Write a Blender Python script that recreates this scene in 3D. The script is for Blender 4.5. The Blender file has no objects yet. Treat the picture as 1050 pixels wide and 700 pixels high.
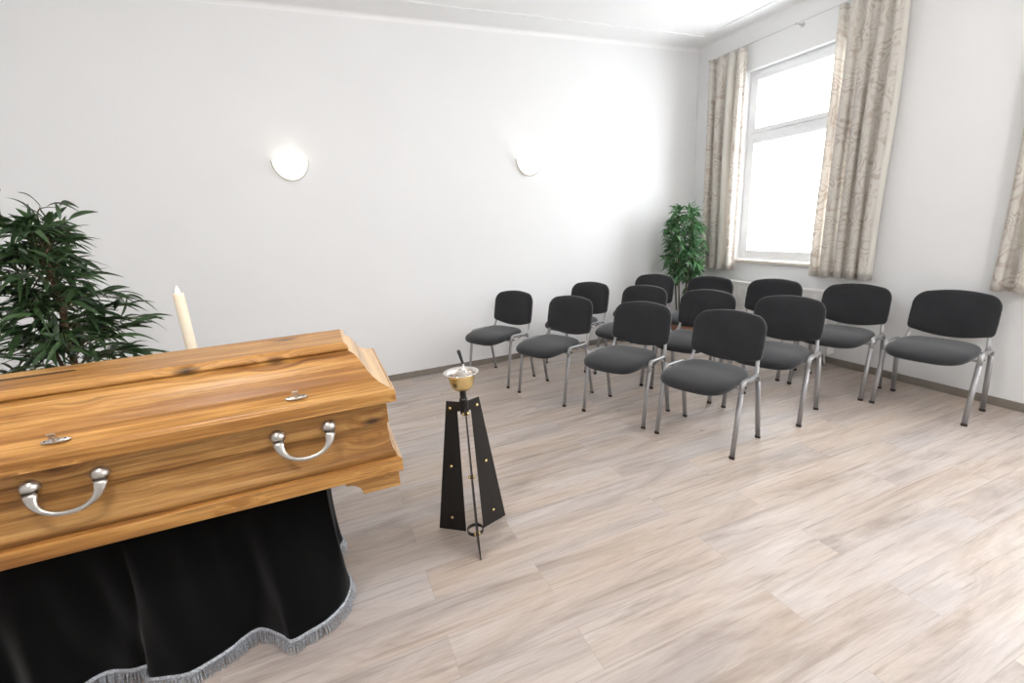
import bpy, bmesh, math, random
from mathutils import Vector, Matrix, Euler, noise as mnoise

# ---------------------------------------------------------------- camera, light, exposure
scene = bpy.context.scene
COL = scene.collection
R = math.radians
PI = math.pi

cam_data = bpy.data.cameras.new('camera')
cam_data.sensor_width = 36.0
cam_data.lens = 468.63 / 1050 * 36.0
cam_data.clip_start = 0.02
cam = bpy.data.objects.new('camera', cam_data)
COL.objects.link(cam)
rot = Matrix.Rotation(R(-22.0331), 3, 'Z') @ Matrix.Rotation(R(75.2759), 3, 'X') @ Matrix.Rotation(R(-3.4658), 3, 'Z')
cam.matrix_world = Matrix.Translation((-4.34427, -4.53005, 1.48793)) @ rot.to_4x4()
scene.camera = cam

scene.view_settings.view_transform = 'Standard'
scene.view_settings.look = 'None'
scene.view_settings.gamma = 1
scene.view_settings.use_curve_mapping = False
scene.view_settings.exposure = 0.74

SKY = 8.6            # overcast sky seen through the windows
FILL = 37.0          # brightness of the added fill globes, out of view
SCONCE = 0.10

world = bpy.data.worlds.new('overcast_sky')
scene.world = world
world.use_nodes = True
bg = world.node_tree.nodes['Background']
bg.inputs['Color'].default_value = (0.95, 0.975, 1.0, 1)
# glow below the horizon, added to throw light up to the ceiling
wt = world.node_tree
w_tc = wt.nodes.new('ShaderNodeTexCoord'); w_sep = wt.nodes.new('ShaderNodeSeparateXYZ')
w_mr = wt.nodes.new('ShaderNodeMapRange')
wt.links.new(w_tc.outputs['Generated'], w_sep.inputs[0]); wt.links.new(w_sep.outputs['Z'], w_mr.inputs['Value'])
w_mr.inputs['From Min'].default_value = -.08; w_mr.inputs['From Max'].default_value = .08
w_mr.inputs['To Min'].default_value = SKY * .85; w_mr.inputs['To Max'].default_value = SKY
wt.links.new(w_mr.outputs['Result'], bg.inputs['Strength'])

# room numbers
XL, XR, YB, YF, H = -7.6, 0.0, 0.0, -7.4, 3.245
WT = 0.16            # outer wall thickness
WIN = [(-1.72, -0.66), (-4.34, -3.28), (-6.9, -5.84)]    # windows in the right wall (y from, y to); third unseen, added for daylight
WZ0, WZ1 = 0.925, 2.825
FWIN = []                      # windows in the front wall, behind the photographer

# ---------------------------------------------------------------- helpers
def link(name, me, m=None, parent=None, smooth=False):
    o = bpy.data.objects.new(name, me)
    COL.objects.link(o)
    if m is not None:
        for mm in (m if isinstance(m, (list, tuple)) else [m]):
            me.materials.append(mm)
    if parent is not None:
        o.parent = parent
    if smooth:
        me.polygons.foreach_set('use_smooth', [True] * len(me.polygons))
    return o

def obj(name, bm, m=None, parent=None, smooth=False, bevel=0, subsurf=0, seg=2):
    bmesh.ops.recalc_face_normals(bm, faces=bm.faces[:])
    me = bpy.data.meshes.new(name)
    bm.to_mesh(me)
    bm.free()
    o = link(name, me, m, parent, smooth)
    if bevel:
        b = o.modifiers.new('bevel', 'BEVEL')
        b.width = bevel; b.segments = seg; b.limit_method = 'ANGLE'; b.angle_limit = R(35)
    if subsurf:
        s = o.modifiers.new('sub', 'SUBSURF')
        s.levels = subsurf; s.render_levels = subsurf
    return o

def thing(name, label, cat, loc=(0, 0, 0), rz=0, group=None):
    o = bpy.data.objects.new(name, None)
    COL.objects.link(o)
    o.location = loc
    o.rotation_euler = (0, 0, rz)
    o.empty_display_size = 0.1
    tag(o, label, cat, group)
    return o

def tag(o, label, cat, group=None):
    o['label'] = label
    o['category'] = cat
    if group:
        o['group'] = group
    return o

def struct(o):
    o['kind'] = 'structure'
    return o

def box(bm, a, b, mat=0):
    x0, y0, z0 = a; x1, y1, z1 = b
    v = [bm.verts.new(p) for p in ((x0, y0, z0), (x1, y0, z0), (x1, y1, z0), (x0, y1, z0),
                                   (x0, y0, z1), (x1, y0, z1), (x1, y1, z1), (x0, y1, z1))]
    for q in ((0, 3, 2, 1), (4, 5, 6, 7), (0, 1, 5, 4), (1, 2, 6, 5), (2, 3, 7, 6), (3, 0, 4, 7)):
        bm.faces.new([v[i] for i in q]).material_index = mat
    return v

def loft(bm, rings, close=True, cap=True):
    rv = [[bm.verts.new(p) for p in r] for r in rings]
    n = len(rv[0])
    for i in range(len(rv) - 1):
        for j in range(n if close else n - 1):
            k = (j + 1) % n
            bm.faces.new((rv[i][j], rv[i][k], rv[i + 1][k], rv[i + 1][j]))
    if cap:
        bm.faces.new(rv[0][::-1])
        bm.faces.new(rv[-1])
    return rv

def smooth_path(pts, sub=5):
    P = [Vector(p) for p in pts]
    out = []
    for i in range(len(P) - 1):
        p0 = P[max(i - 1, 0)]; p1 = P[i]; p2 = P[i + 1]; p3 = P[min(i + 2, len(P) - 1)]
        for k in range(sub):
            t = k / sub
            out.append(0.5 * ((2 * p1) + (-p0 + p2) * t + (2 * p0 - 5 * p1 + 4 * p2 - p3) * t * t
                              + (-p0 + 3 * p1 - 3 * p2 + p3) * t ** 3))
    out.append(P[-1])
    return out

def fillet(pts, r, n=5):
    """round the corners of a polyline"""
    P = [Vector(p) for p in pts]
    out = [P[0]]
    for i in range(1, len(P) - 1):
        a, b, c = P[i - 1], P[i], P[i + 1]
        d1 = (a - b); d2 = (c - b)
        rr = min(r, d1.length * .48, d2.length * .48)
        p = b + d1.normalized() * rr; q = b + d2.normalized() * rr
        for k in range(n + 1):
            t = k / n
            out.append(p * (1 - t) ** 2 + b * 2 * t * (1 - t) + q * t * t)
    out.append(P[-1])
    return out

def tube(bm, pts, ra, rb=None, side=Vector((0, 1, 0)), n=10, cap=True):
    """sweep an oval along pts; ra is the half size across `side`, rb along it"""
    P = [Vector(p) for p in pts]
    m = len(P)
    rings = []
    for i, p in enumerate(P):
        t = (P[min(i + 1, m - 1)] - P[max(i - 1, 0)]).normalized()
        s = side - t * side.dot(t)
        if s.length < 1e-4:
            s = Vector((1, 0, 0)) - t * t.x
        s.normalize()
        u = t.cross(s)
        fa = ra[i] if isinstance(ra, (list, tuple)) else ra
        fb = fa if rb is None else (rb[i] if isinstance(rb, (list, tuple)) else rb)
        rings.append([p + u * math.cos(2 * PI * k / n) * fa + s * math.sin(2 * PI * k / n) * fb for k in range(n)])
    return loft(bm, rings, True, cap)

def lathe(bm, prof, c=(0, 0, 0), n=32, cap=False):
    rings = []
    for r, z in prof:
        rings.append([(c[0] + max(r, 1e-4) * math.cos(2 * PI * k / n), c[1] + max(r, 1e-4) * math.sin(2 * PI * k / n), c[2] + z)
                      for k in range(n)])
    return loft(bm, rings, True, cap)

def ball(bm, c, r, seg=12, scale=(1, 1, 1)):
    g = bmesh.ops.create_uvsphere(bm, u_segments=seg, v_segments=max(6, seg // 2 + 1), radius=r)
    for v in g['verts']:
        v.co = Vector((v.co.x * scale[0], v.co.y * scale[1], v.co.z * scale[2])) + Vector(c)
    return g['verts']

# ---------------------------------------------------------------- materials
class NT:
    def __init__(s, name):
        s.m = bpy.data.materials.new(name)
        s.m.use_nodes = True
        s.t = s.m.node_tree
        s.b = s.t.nodes['Principled BSDF']
        s.out = s.t.nodes['Material Output']
    def n(s, kind, **kw):
        x = s.t.nodes.new(kind)
        for k, v in kw.items():
            if k in x.inputs.keys() and not hasattr(x, k):
                x.inputs[k].default_value = v
            else:
                setattr(x, k, v)
        return x
    def l(s, a, b):
        s.t.links.new(a, b)
    def coords(s, scale=(1, 1, 1), rot=(0, 0, 0)):
        tc = s.n('ShaderNodeTexCoord'); mp = s.n('ShaderNodeMapping')
        mp.inputs['Scale'].default_value = scale
        mp.inputs['Rotation'].default_value = rot
        s.l(tc.outputs['Object'], mp.inputs['Vector'])
        return mp.outputs['Vector']
    def noise(s, vec, scale, detail=4, rough=.55, dist=0):
        x = s.n('ShaderNodeTexNoise')
        x.inputs['Scale'].default_value = scale
        x.inputs['Detail'].default_value = detail
        x.inputs['Roughness'].default_value = rough
        x.inputs['Distortion'].default_value = dist
        if vec is not None:
            s.l(vec, x.inputs['Vector'])
        return x.outputs['Fac']
    def ramp(s, fac, stops):
        x = s.n('ShaderNodeValToRGB')
        cr = x.color_ramp
        while len(cr.elements) < len(stops):
            cr.elements.new(.5)
        for e, (p, c) in zip(cr.elements, stops):
            e.position = p
            e.color = (*c, 1) if len(c) == 3 else c
        s.l(fac, x.inputs['Fac'])
        return x.outputs['Color']
    def mix(s, fac, a, b, mode='MIX'):
        x = s.n('ShaderNodeMix', data_type='RGBA', blend_type=mode)
        for src, sock in ((fac, x.inputs[0]), (a, x.inputs[6]), (b, x.inputs[7])):
            if isinstance(src, (int, float)):
                sock.default_value = src
            elif isinstance(src, tuple):
                sock.default_value = (*src, 1) if len(src) == 3 else src
            else:
                s.l(src, sock)
        return x.outputs[2]
    def math(s, op, a, b=None):
        x = s.n('ShaderNodeMath', operation=op)
        for i, v in enumerate((a, b)):
            if v is None: continue
            if isinstance(v, (int, float)): x.inputs[i].default_value = v
            else: s.l(v, x.inputs[i])
        return x.outputs[0]
    def bump(s, h, strength=.2, dist=.01):
        x = s.n('ShaderNodeBump')
        x.inputs['Strength'].default_value = strength
        x.inputs['Distance'].default_value = dist
        s.l(h, x.inputs['Height'])
        s.l(x.outputs['Normal'], s.b.inputs['Normal'])
    def set(s, col=None, rough=None, metal=None, **kw):
        if col is not None:
            if isinstance(col, tuple): s.b.inputs['Base Color'].default_value = (*col, 1)
            else: s.l(col, s.b.inputs['Base Color'])
        if rough is not None: s.b.inputs['Roughness'].default_value = rough
        if metal is not None: s.b.inputs['Metallic'].default_value = metal
        for k, v in kw.items():
            s.b.inputs[k.replace('_', ' ')].default_value = v
        return s

def mat_plain(name, col, rough=.5, metal=0, var=.06, nscale=30, bump=0, **kw):
    t = NT(name)
    v = t.coords()
    f = t.noise(v, nscale, 3)
    a = tuple(max(0, c * (1 - var)) for c in col); b = tuple(min(1, c * (1 + var)) for c in col)
    t.set(t.ramp(f, [(.3, a), (.7, b)]), rough, metal, **kw)
    if bump:
        t.bump(f, bump, .002)
    return t.m

def mat_wall():
    t = NT('white_plaster')
    v = t.coords()
    f = t.noise(v, 90, 4)
    t.set(t.ramp(t.noise(v, 1.2, 2), [(.3, (.855, .857, .86)), (.7, (.87, .872, .875))]), .85)
    t.bump(f, .08, .003)
    return t.m

def mat_floor():
    t = NT('limed_oak_planks')
    v = t.coords()
    br = t.n('ShaderNodeTexBrick')
    br.offset = .37; br.offset_frequency = 2; br.squash = 1
    br.inputs['Color1'].default_value = (0, 0, 0, 1)
    br.inputs['Color2'].default_value = (1, 1, 1, 1)
    br.inputs['Mortar'].default_value = (.5, .5, .5, 1)
    br.inputs['Scale'].default_value = 1
    br.inputs['Mortar Size'].default_value = .0012
    br.inputs['Mortar Smooth'].default_value = .3
    br.inputs['Brick Width'].default_value = 1.22
    br.inputs['Row Height'].default_value = .184
    t.l(v, br.inputs['Vector'])
    # every plank gets its own piece of grain
    sep = t.n('ShaderNodeVectorMath', operation='MULTIPLY_ADD')
    t.l(br.outputs['Color'], sep.inputs[0])
    sep.inputs[1].default_value = (17.3, 2.1, 1.7)
    t.l(v, sep.inputs[2])
    def stretched(sc):
        mp = t.n('ShaderNodeMapping'); mp.inputs['Scale'].default_value = sc
        t.l(sep.outputs[0], mp.inputs['Vector'])
        return mp.outputs['Vector']
    broad = t.noise(stretched((1.1, 6.5, 1)), 1.0, 6, .64, .9)
    grain = t.noise(stretched((2.2, 55, 1)), 1.0, 6, .65, .3)
    fine = t.noise(stretched((9, 260, 1)), 1.0, 3, .6)
    tint = t.noise(stretched((.6, 2.6, 1)), 1.3, 3, .5)
    base = t.ramp(broad, [(.28, (.29, .232, .197)), (.41, (.405, .338, .297)), (.52, (.500, .432, .390)), (.66, (.575, .518, .484))])
    warm = t.mix(t.ramp(tint, [(.44, (0, 0, 0)), (.64, (1, 1, 1))]), base, (.58, .45, .335), 'MIX')
    c = t.mix(.42, base, warm)
    cool = t.mix(t.ramp(tint, [(.34, (1, 1, 1)), (.46, (0, 0, 0))]), c, (.44, .402, .39))
    c = t.mix(.5, c, cool)
    c = t.mix(t.ramp(grain, [(.30, (.6, .6, .6)), (.47, (0, 0, 0))]), c, (.24, .18, .14))
    c = t.mix(t.ramp(fine, [(.35, (.22, .22, .22)), (.55, (0, 0, 0))]), c, (.32, .265, .24))
    c = t.mix(t.ramp(grain, [(.58, (0, 0, 0)), (.75, (.35, .35, .35))]), c, (.72, .68, .65))
    # knots
    vo = t.n('ShaderNodeTexVoronoi'); vo.feature = 'F1'
    mp = t.n('ShaderNodeMapping'); mp.inputs['Scale'].default_value = (2.0, 5.0, 1)
    t.l(sep.outputs[0], mp.inputs['Vector']); t.l(mp.outputs['Vector'], vo.inputs['Vector'])
    vo.inputs['Scale'].default_value = 1.0
    c = t.mix(t.ramp(vo.outputs['Distance'], [(.018, (.85, .85, .85)), (.05, (0, 0, 0))]), c, (.20, .15, .12))
    # plank to plank tone
    c = t.mix(.05, c, br.outputs['Color'], 'SOFT_LIGHT')
    c = t.mix(t.math('MULTIPLY', br.outputs['Fac'], .4), c, (.25, .20, .17))
    t.set(c, .42)
    t.b.inputs['Specular IOR Level'].default_value = .45
    rr = t.ramp(grain, [(.3, (.50, .50, .50)), (.7, (.36, .36, .36))])
    t.l(rr, t.b.inputs['Roughness'])
    t.bump(t.math('ADD', t.math('MULTIPLY', fine, .4), t.math('MULTIPLY', br.outputs['Fac'], -1.2)), .12, .002)
    return t.m

def mat_oak(name, axis='X', light=1.0, pale=0.0):
    """knotty wild oak, grain running along one axis"""
    t = NT(name)
    rotz = 0 if axis == 'X' else PI / 2
    v = t.coords((1, 1, 1), (0, 0, rotz))
    def st(sc, vec=v):
        mp = t.n('ShaderNodeMapping'); mp.inputs['Scale'].default_value = sc
        t.l(vec, mp.inputs['Vector']); return mp.outputs['Vector']
    # knots: bend the grain around them
    vo = t.n('ShaderNodeTexVoronoi'); vo.feature = 'F1'
    t.l(st((3.4, 6.2, 8.0)), vo.inputs['Vector']); vo.inputs['Scale'].default_value = 1.0
    kd = vo.outputs['Distance']
    bend = t.ramp(kd, [(0, (1, 1, 1)), (.35, (0, 0, 0))])
    add = t.n('ShaderNodeVectorMath', operation='MULTIPLY_ADD')
    t.l(bend, add.inputs[0]); add.inputs[1].default_value = (.0, .03, .03); t.l(v, add.inputs[2])
    broad = t.noise(st((.9, 17, 22), add.outputs[0]), 1.0, 7, .66, .5)
    grain = t.noise(st((3.5, 105, 130), add.outputs[0]), 1.0, 6, .62, .4)
    fine = t.noise(st((14, 300, 380), add.outputs[0]), 1.0, 3, .6)
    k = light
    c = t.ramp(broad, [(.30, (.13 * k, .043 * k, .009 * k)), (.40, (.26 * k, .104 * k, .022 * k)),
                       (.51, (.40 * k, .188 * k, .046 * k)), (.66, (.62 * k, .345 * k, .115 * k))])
    c = t.mix(t.ramp(grain, [(.30, (.75, .75, .75)), (.52, (0, 0, 0))]), c, (.17 * k, .078 * k, .024 * k))
    c = t.mix(t.ramp(grain, [(.56, (0, 0, 0)), (.74, (.35, .35, .35))]), c, (.74 * k, .46 * k, .18 * k))
    c = t.mix(t.ramp(fine, [(.32, (.25, .25, .25)), (.5, (0, 0, 0))]), c, (.28 * k, .13 * k, .05 * k))
    c = t.mix(t.ramp(kd, [(.045, (1, 1, 1)), (.075, (.7, .7, .7)), (.16, (0, 0, 0))]), c, (.050, .020, .008))
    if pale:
        c = t.mix(pale, c, (.80, .66, .47))  # pale tint paints bright glare into the wood colour
    t.set(c, .42)
    t.b.inputs['Specular IOR Level'].default_value = .35
    t.b.inputs['Coat Weight'].default_value = .12
    t.b.inputs['Coat Roughness'].default_value = .3
    t.bump(grain, .08, .002)
    return t.m

def mat_fabric(name, c0, c1, scale=700, rough=.95, sheen=.15, spec=.2):
    t = NT(name)
    v = t.coords()
    f = t.noise(v, scale, 2, .6)
    g = t.noise(v, 9, 3)
    col = t.mix(.3, t.ramp(f, [(.35, c0), (.65, c1)]), t.ramp(g, [(.3, c0), (.7, c1)]))
    t.set(col, rough)
    t.b.inputs['Sheen Weight'].default_value = sheen
    t.b.inputs['Sheen Roughness'].default_value = .5
    t.b.inputs['Specular IOR Level'].default_value = spec
    t.bump(f, .35, .001)
    return t.m

def mat_curtain():
    t = NT('cream_curtain_with_taupe_scrolls')
    v = t.coords()
    # scroll work: rings of a voronoi field, warped
    n1 = t.n('ShaderNodeTexNoise'); n1.inputs['Scale'].default_value = 5; n1.inputs['Detail'].default_value = 1
    t.l(v, n1.inputs['Vector'])
    w = t.n('ShaderNodeVectorMath', operation='MULTIPLY_ADD')
    t.l(n1.outputs['Color'], w.inputs[0]); w.inputs[1].default_value = (.22, .22, .22); t.l(v, w.inputs[2])
    mp = t.n('ShaderNodeMapping'); mp.inputs['Scale'].default_value = (.01, 11, 8.5)
    t.l(w.outputs[0], mp.inputs['Vector'])
    vo = t.n('ShaderNodeTexVoronoi'); vo.feature = 'SMOOTH_F1'; vo.inputs['Smoothness'].default_value = .25
    vo.inputs['Scale'].default_value = 1
    t.l(mp.outputs['Vector'], vo.inputs['Vector'])
    rings = t.math('SINE', t.math('MULTIPLY', vo.outputs['Distance'], 26.0))
    brk = t.ramp(t.noise(v, 7, 3), [(.40, (.25, .25, .25)), (.62, (1, 1, 1))])
    pat = t.mix(1.0, t.ramp(rings, [(.15, (0, 0, 0)), (.85, (1, 1, 1))]), brk, 'MULTIPLY')
    weave = t.noise(v, 900, 2)
    col = t.mix(t.math('MULTIPLY', pat, .75), (.90, .865, .815), (.60, .50, .425))
    col = t.mix(.08, col, t.ramp(weave, [(.3, (.3, .3, .3)), (.7, (1, 1, 1))]))
    t.set(col, .9)
    tr = t.n('ShaderNodeBsdfTranslucent'); t.l(col, tr.inputs['Color'])
    ms = t.n('ShaderNodeMixShader'); ms.inputs[0].default_value = .45
    t.l(t.b.outputs[0], ms.inputs[1]); t.l(tr.outputs[0], ms.inputs[2]); t.l(ms.outputs[0], t.out.inputs['Surface'])
    return t.m

def mat_lining():
    t = NT('plain_cream_lining')
    v = t.coords()
    col = t.ramp(t.noise(v, 400, 2), [(.3, (.84, .81, .76)), (.7, (.88, .85, .80))])
    t.set(col, .9)
    tr = t.n('ShaderNodeBsdfTranslucent'); t.l(col, tr.inputs['Color'])
    ms = t.n('ShaderNodeMixShader'); ms.inputs[0].default_value = .25
    t.l(t.b.outputs[0], ms.inputs[1]); t.l(tr.outputs[0], ms.inputs[2]); t.l(ms.outputs[0], t.out.inputs['Surface'])
    return t.m

def mat_glass():
    t = NT('window_glass')
    tr = t.n('ShaderNodeBsdfTransparent'); gl = t.n('ShaderNodeBsdfGlossy'); gl.inputs['Roughness'].default_value = .02
    v = t.coords(); f = t.noise(v, .7, 1)
    lw = t.n('ShaderNodeLayerWeight')
    fr = t.math('ADD', t.math('MULTIPLY', t.math('POWER', lw.outputs['Facing'], 5.0), .55), .03)
    t.l(t.ramp(f, [(.3, (.97, .98, .98)), (.7, (.985, .99, .99))]), tr.inputs['Color'])
    ms = t.n('ShaderNodeMixShader')
    t.l(fr, ms.inputs[0]); t.l(tr.outputs[0], ms.inputs[1]); t.l(gl.outputs[0], ms.inputs[2])
    t.l(ms.outputs[0], t.out.inputs['Surface'])
    return t.m

def mat_leaf(name, a, b, trans=.25, rough=.42):
    t = NT(name)
    g = t.n('ShaderNodeNewGeometry')
    v = t.coords()
    col = t.mix(.35, t.ramp(g.outputs['Random Per Island'], [(0, a), (1, b)]), t.ramp(t.noise(v, 14, 2), [(.3, a), (.7, b)]))
    t.set(col, rough)
    tr = t.n('ShaderNodeBsdfTranslucent'); t.l(col, tr.inputs['Color'])
    ms = t.n('ShaderNodeMixShader'); ms.inputs[0].default_value = trans
    t.l(t.b.outputs[0], ms.inputs[1]); t.l(tr.outputs[0], ms.inputs[2]); t.l(ms.outputs[0], t.out.inputs['Surface'])
    return t.m

def mat_emit(name, col, strength, base=(.9, .9, .88)):
    t = NT(name)
    v = t.coords()
    t.set(t.ramp(t.noise(v, 20, 2), [(.3, base), (.7, tuple(min(1, c * 1.02) for c in base))]), .4)
    t.b.inputs['Emission Color'].default_value = (*col, 1)
    t.b.inputs['Emission Strength'].default_value = strength
    return t.m

M = dict(
    wall=mat_wall(), floor=mat_floor(),
    ceiling=mat_plain('white_ceiling_paint', (.93, .93, .93), .9, var=.01, nscale=2),
    baseboard=mat_plain('taupe_baseboard', (.235, .205, .175), .5, var=.12, nscale=8),
    upvc=mat_plain('white_window_plastic', (.90, .91, .93), .35, var=.01),
    sill=mat_plain('pale_stone_sill', (.70, .64, .57), .35, var=.08, nscale=40),
    glass=mat_glass(), curtain=mat_curtain(), lining=mat_lining(),
    steel=mat_plain('brushed_steel', (.62, .61, .59), .3, 1, var=.05),
    radiator=mat_plain('white_radiator_enamel', (.82, .81, .79), .35, var=.01),
    plastic=mat_plain('white_plastic', (.84, .82, .80), .4, var=.01),
    dark=mat_plain('black_plastic', (.018, .018, .020), .5, var=.1),
    oak=mat_oak('wild_oak_long_grain', 'X', .80), oak_lid=mat_oak('pale_wild_oak_long_grain', 'X', 1.08), oak_end_lit=mat_oak('wild_oak_cross_grain_lit', 'Y', 1.3, .45),  # end boards: window light painted in as a lighter, paler oak
    groove=mat_plain('dark_groove', (.07, .035, .015), .7),
    nickel=mat_plain('satin_nickel', (.52, .495, .465), .36, 1, var=.06, nscale=60),
    nickel_dark=mat_plain('darkened_nickel', (.10, .085, .07), .45, .8, var=.2),
    velvet=mat_fabric('black_velvet', (.0016, .0015, .0016), (.0030, .0028, .0028), 300, 1.0, .10, .06),
    fringe=mat_plain('silver_grey_fringe', (.40, .42, .46), .8, var=.55, nscale=160),
    seat=mat_fabric('charcoal_chair_fabric', (.013, .0135, .0155), (.037, .037, .041), 420, .95, .28),
    frame=mat_plain('silver_painted_tube', (.36, .355, .36), .36, .5, var=.04),
    cap=mat_plain('brown_black_rubber', (.045, .03, .024), .7, var=.2),
    ironblack=mat_plain('matt_black_steel', (.014, .012, .011), .42, .2, var=.15, nscale=12),
    brass=mat_plain('polished_brass', (.80, .62, .30), .26, 1, var=.08, nscale=25),
    silver=mat_plain('silvered_rim', (.74, .71, .68), .2, 1, var=.08, nscale=50),
    wax=mat_plain('ivory_wax', (.86, .78, .62), .5, var=.02, Subsurface_Weight=.15),
    leaf_dark=mat_leaf('dark_green_leaves', (.014, .034, .014), (.060, .115, .040), .15, .34),
    leaf_light=mat_leaf('fresh_green_leaves', (.025, .085, .030), (.115, .27, .105), .25, .34),
    bark=mat_plain('brown_bark', (.16, .095, .055), .8, var=.35, nscale=40, bump=.5),
    stem=mat_plain('green_brown_twig', (.10, .10, .045), .7, var=.3, nscale=40),
    soil=mat_plain('potting_soil', (.05, .033, .022), 1, var=.5, nscale=80, bump=.8),
    pot=mat_plain('grey_ceramic_pot', (.30, .29, .28), .45, var=.06),
    terracotta=mat_plain('brown_terracotta', (.36, .17, .095), .7, var=.15, nscale=20),
    opal=mat_emit('lit_opal_glass', (1.0, .93, .84), .38),
    plate=mat_plain('sconce_metal_plate', (.55, .53, .50), .4, .2, var=.03),
    flame=mat_emit('candle_flame', (1.0, .78, .45), 9.0),
    fillglow=mat_emit('fill_lamp_glow', (1.0, .985, .965), FILL),  # glow of the added fill globes
)

# ---------------------------------------------------------------- room shell
def room():
    bm = bmesh.new(); box(bm, (XL - .3, YF - WT, -.1), (XR + WT, YB + .3, 0))
    struct(obj('floor', bm, M['floor']))
    bm = bmesh.new(); box(bm, (XL - .3, YF - WT, H), (XR + WT, YB + .3, H + .15))
    struct(obj('ceiling', bm, M['ceiling']))
    bm = bmesh.new(); box(bm, (XL - .3, YB, 0), (XR + WT, YB + .3, H))
    struct(obj('wall_back', bm, M['wall']))
    bm = bmesh.new(); box(bm, (XL - .3, YF, 0), (XL, YB, H))
    struct(obj('wall_left', bm, M['wall']))
    # right wall with its window openings
    bm = bmesh.new()
    ys = [YB]
    for a, b in WIN:
        box(bm, (XR, b, 0), (XR + WT, ys[-1], H))
        box(bm, (XR, a, 0), (XR + WT, b, WZ0 - .03))
        box(bm, (XR, a, WZ1), (XR + WT, b, H))
        ys.append(a)
    box(bm, (XR, YF - WT, 0), (XR + WT, ys[-1], H))
    struct(obj('wall_right', bm, M['wall']))
    # front wall (behind the photographer) with no opening the photo shows
    bm = bmesh.new()
    xs = XR
    for a, b in FWIN:
        box(bm, (b, YF - WT, 0), (xs, YF, H))
        box(bm, (a, YF - WT, 0), (b, YF, WZ0 - .03))
        box(bm, (a, YF - WT, WZ1), (b, YF, H))
        xs = a
    box(bm, (XL - .3, YF - WT, 0), (xs, YF, H))
    struct(obj('wall_front', bm, M['wall']))
    # baseboards
    for nm, a, b in (('baseboard_back', (XL, -.014, 0), (XR, 0, .062)),
                     ('baseboard_right', (-.014, YF, 0), (0, -.014, .062)),
                     ('baseboard_left', (XL, YF, 0), (XL + .014, -.014, .062)),
                     ('baseboard_front', (XL + .014, YF, 0), (-.014, YF + .014, .062))):
        bm = bmesh.new(); box(bm, a, b)
        struct(obj(nm, bm, M['baseboard'], bevel=.003))
    # thin plaster moulding running round the ceiling, plus the small cove in the corner
    def strip(nm, pts_fn):
        bm = bmesh.new()
        pts_fn(bm)
        return struct(obj(nm, bm, M['ceiling'], bevel=.002))
    strip('trim_1', lambda bm: box(bm, (XL, -.338, H - .010), (-.25, -.322, H)))
    strip('trim_2', lambda bm: box(bm, (-.268, YF, H - .010), (-.252, -.338, H)))
    def cove(bm, along_x):
        n = 6; r = .035
        prof = [(0, 0)] + [(r - r * math.sin(PI / 2 * k / n), r - r * math.cos(PI / 2 * k / n)) for k in range(n + 1)]
        rings = []
        for s in ((XL, XR) if along_x else (YF, YB)):
            rings.append([(s, -a, H - b) if along_x else (-a, s, H - b) for a, b in prof])
        loft(bm, rings)
    strip('trim_3', lambda bm: cove(bm, True))
    strip('trim_4', lambda bm: cove(bm, False))

def window(idx, a, b, wall='R'):
    """white two-part window: small upper light, large lower light. a..b along the wall"""
    def T(u, d, z):      # u along wall, d depth outwards from the room face
        return (XR + d, u, z) if wall == 'R' else (u, YF - d, z)
    def bx(bm, u0, u1, d0, d1, z0, z1):
        p, q = T(u0, d0, z0), T(u1, d1, z1)
        box(bm, tuple(min(s, t) for s, t in zip(p, q)), tuple(max(s, t) for s, t in zip(p, q)))
    d0, d1 = .075, .135
    w = .055
    z0, z1, zt = WZ0, WZ1, 2.17
    bm = bmesh.new()
    bx(bm, a, a + w, d0, d1, z0, z1); bx(bm, b - w, b, d0, d1, z0, z1)
    bx(bm, a + w, b - w, d0, d1, z0, z0 + w); bx(bm, a + w, b - w, d0, d1, z1 - w, z1)
    bx(bm, a + w, b - w, d0, d1, zt, zt + .06)
    root = struct(obj('window_%d' % idx, bm, M['upvc'], bevel=.004))
    s = .045
    for za, zb in ((z0 + w, zt), (zt + .06, z1 - w)):
        bm = bmesh.new()
        e0, e1 = d0 - .012, d1 - .01
        ua, ub = a + w, b - w
        bx(bm, ua, ua + s, e0, e1, za, zb); bx(bm, ub - s, ub, e0, e1, za, zb)
        bx(bm, ua + s, ub - s, e0, e1, za, za + s); bx(bm, ua + s, ub - s, e0, e1, zb - s, zb)
        o = obj('window_sash', bm, M['upvc'], root, bevel=.004)
        bm = bmesh.new()
        bx(bm, ua + s - .005, ub - s + .005, d0 + .02, d0 + .026, za + s - .005, zb - s + .005)
        obj('window_pane', bm, M['glass'], o)
    bm = bmesh.new()
    bx(bm, a - .0, b + .0, -.028, d0, WZ0 - .03, WZ0)
    obj('window_sill', bm, M['sill'], root, bevel=.004)
    # daylight portal for this opening
    ld = bpy.data.lights.new('daylight_portal', 'AREA')
    ld.shape = 'RECTANGLE'; ld.size = b - a; ld.size_y = z1 - z0
    ld.cycles.is_portal = True
    lo = bpy.data.objects.new('daylight_portal', ld)
    COL.objects.link(lo)
    lo.location = T((a + b) / 2, WT + .02, (z0 + z1) / 2)
    lo.rotation_euler = (PI / 2, 0, PI / 2) if wall == 'R' else (PI / 2, 0, 0)
    # area lights shine along local -Z
    lo.rotation_euler = (Vector((-1, 0, 0)) if wall == 'R' else Vector((0, 1, 0))).to_track_quat('-Z', 'Z').to_euler()

room()
for i, (a, b) in enumerate(WIN):
    window(i + 1, a, b, 'R')
for i, (a, b) in enumerate(FWIN):
    window(i + 4, a, b, 'F')

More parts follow.
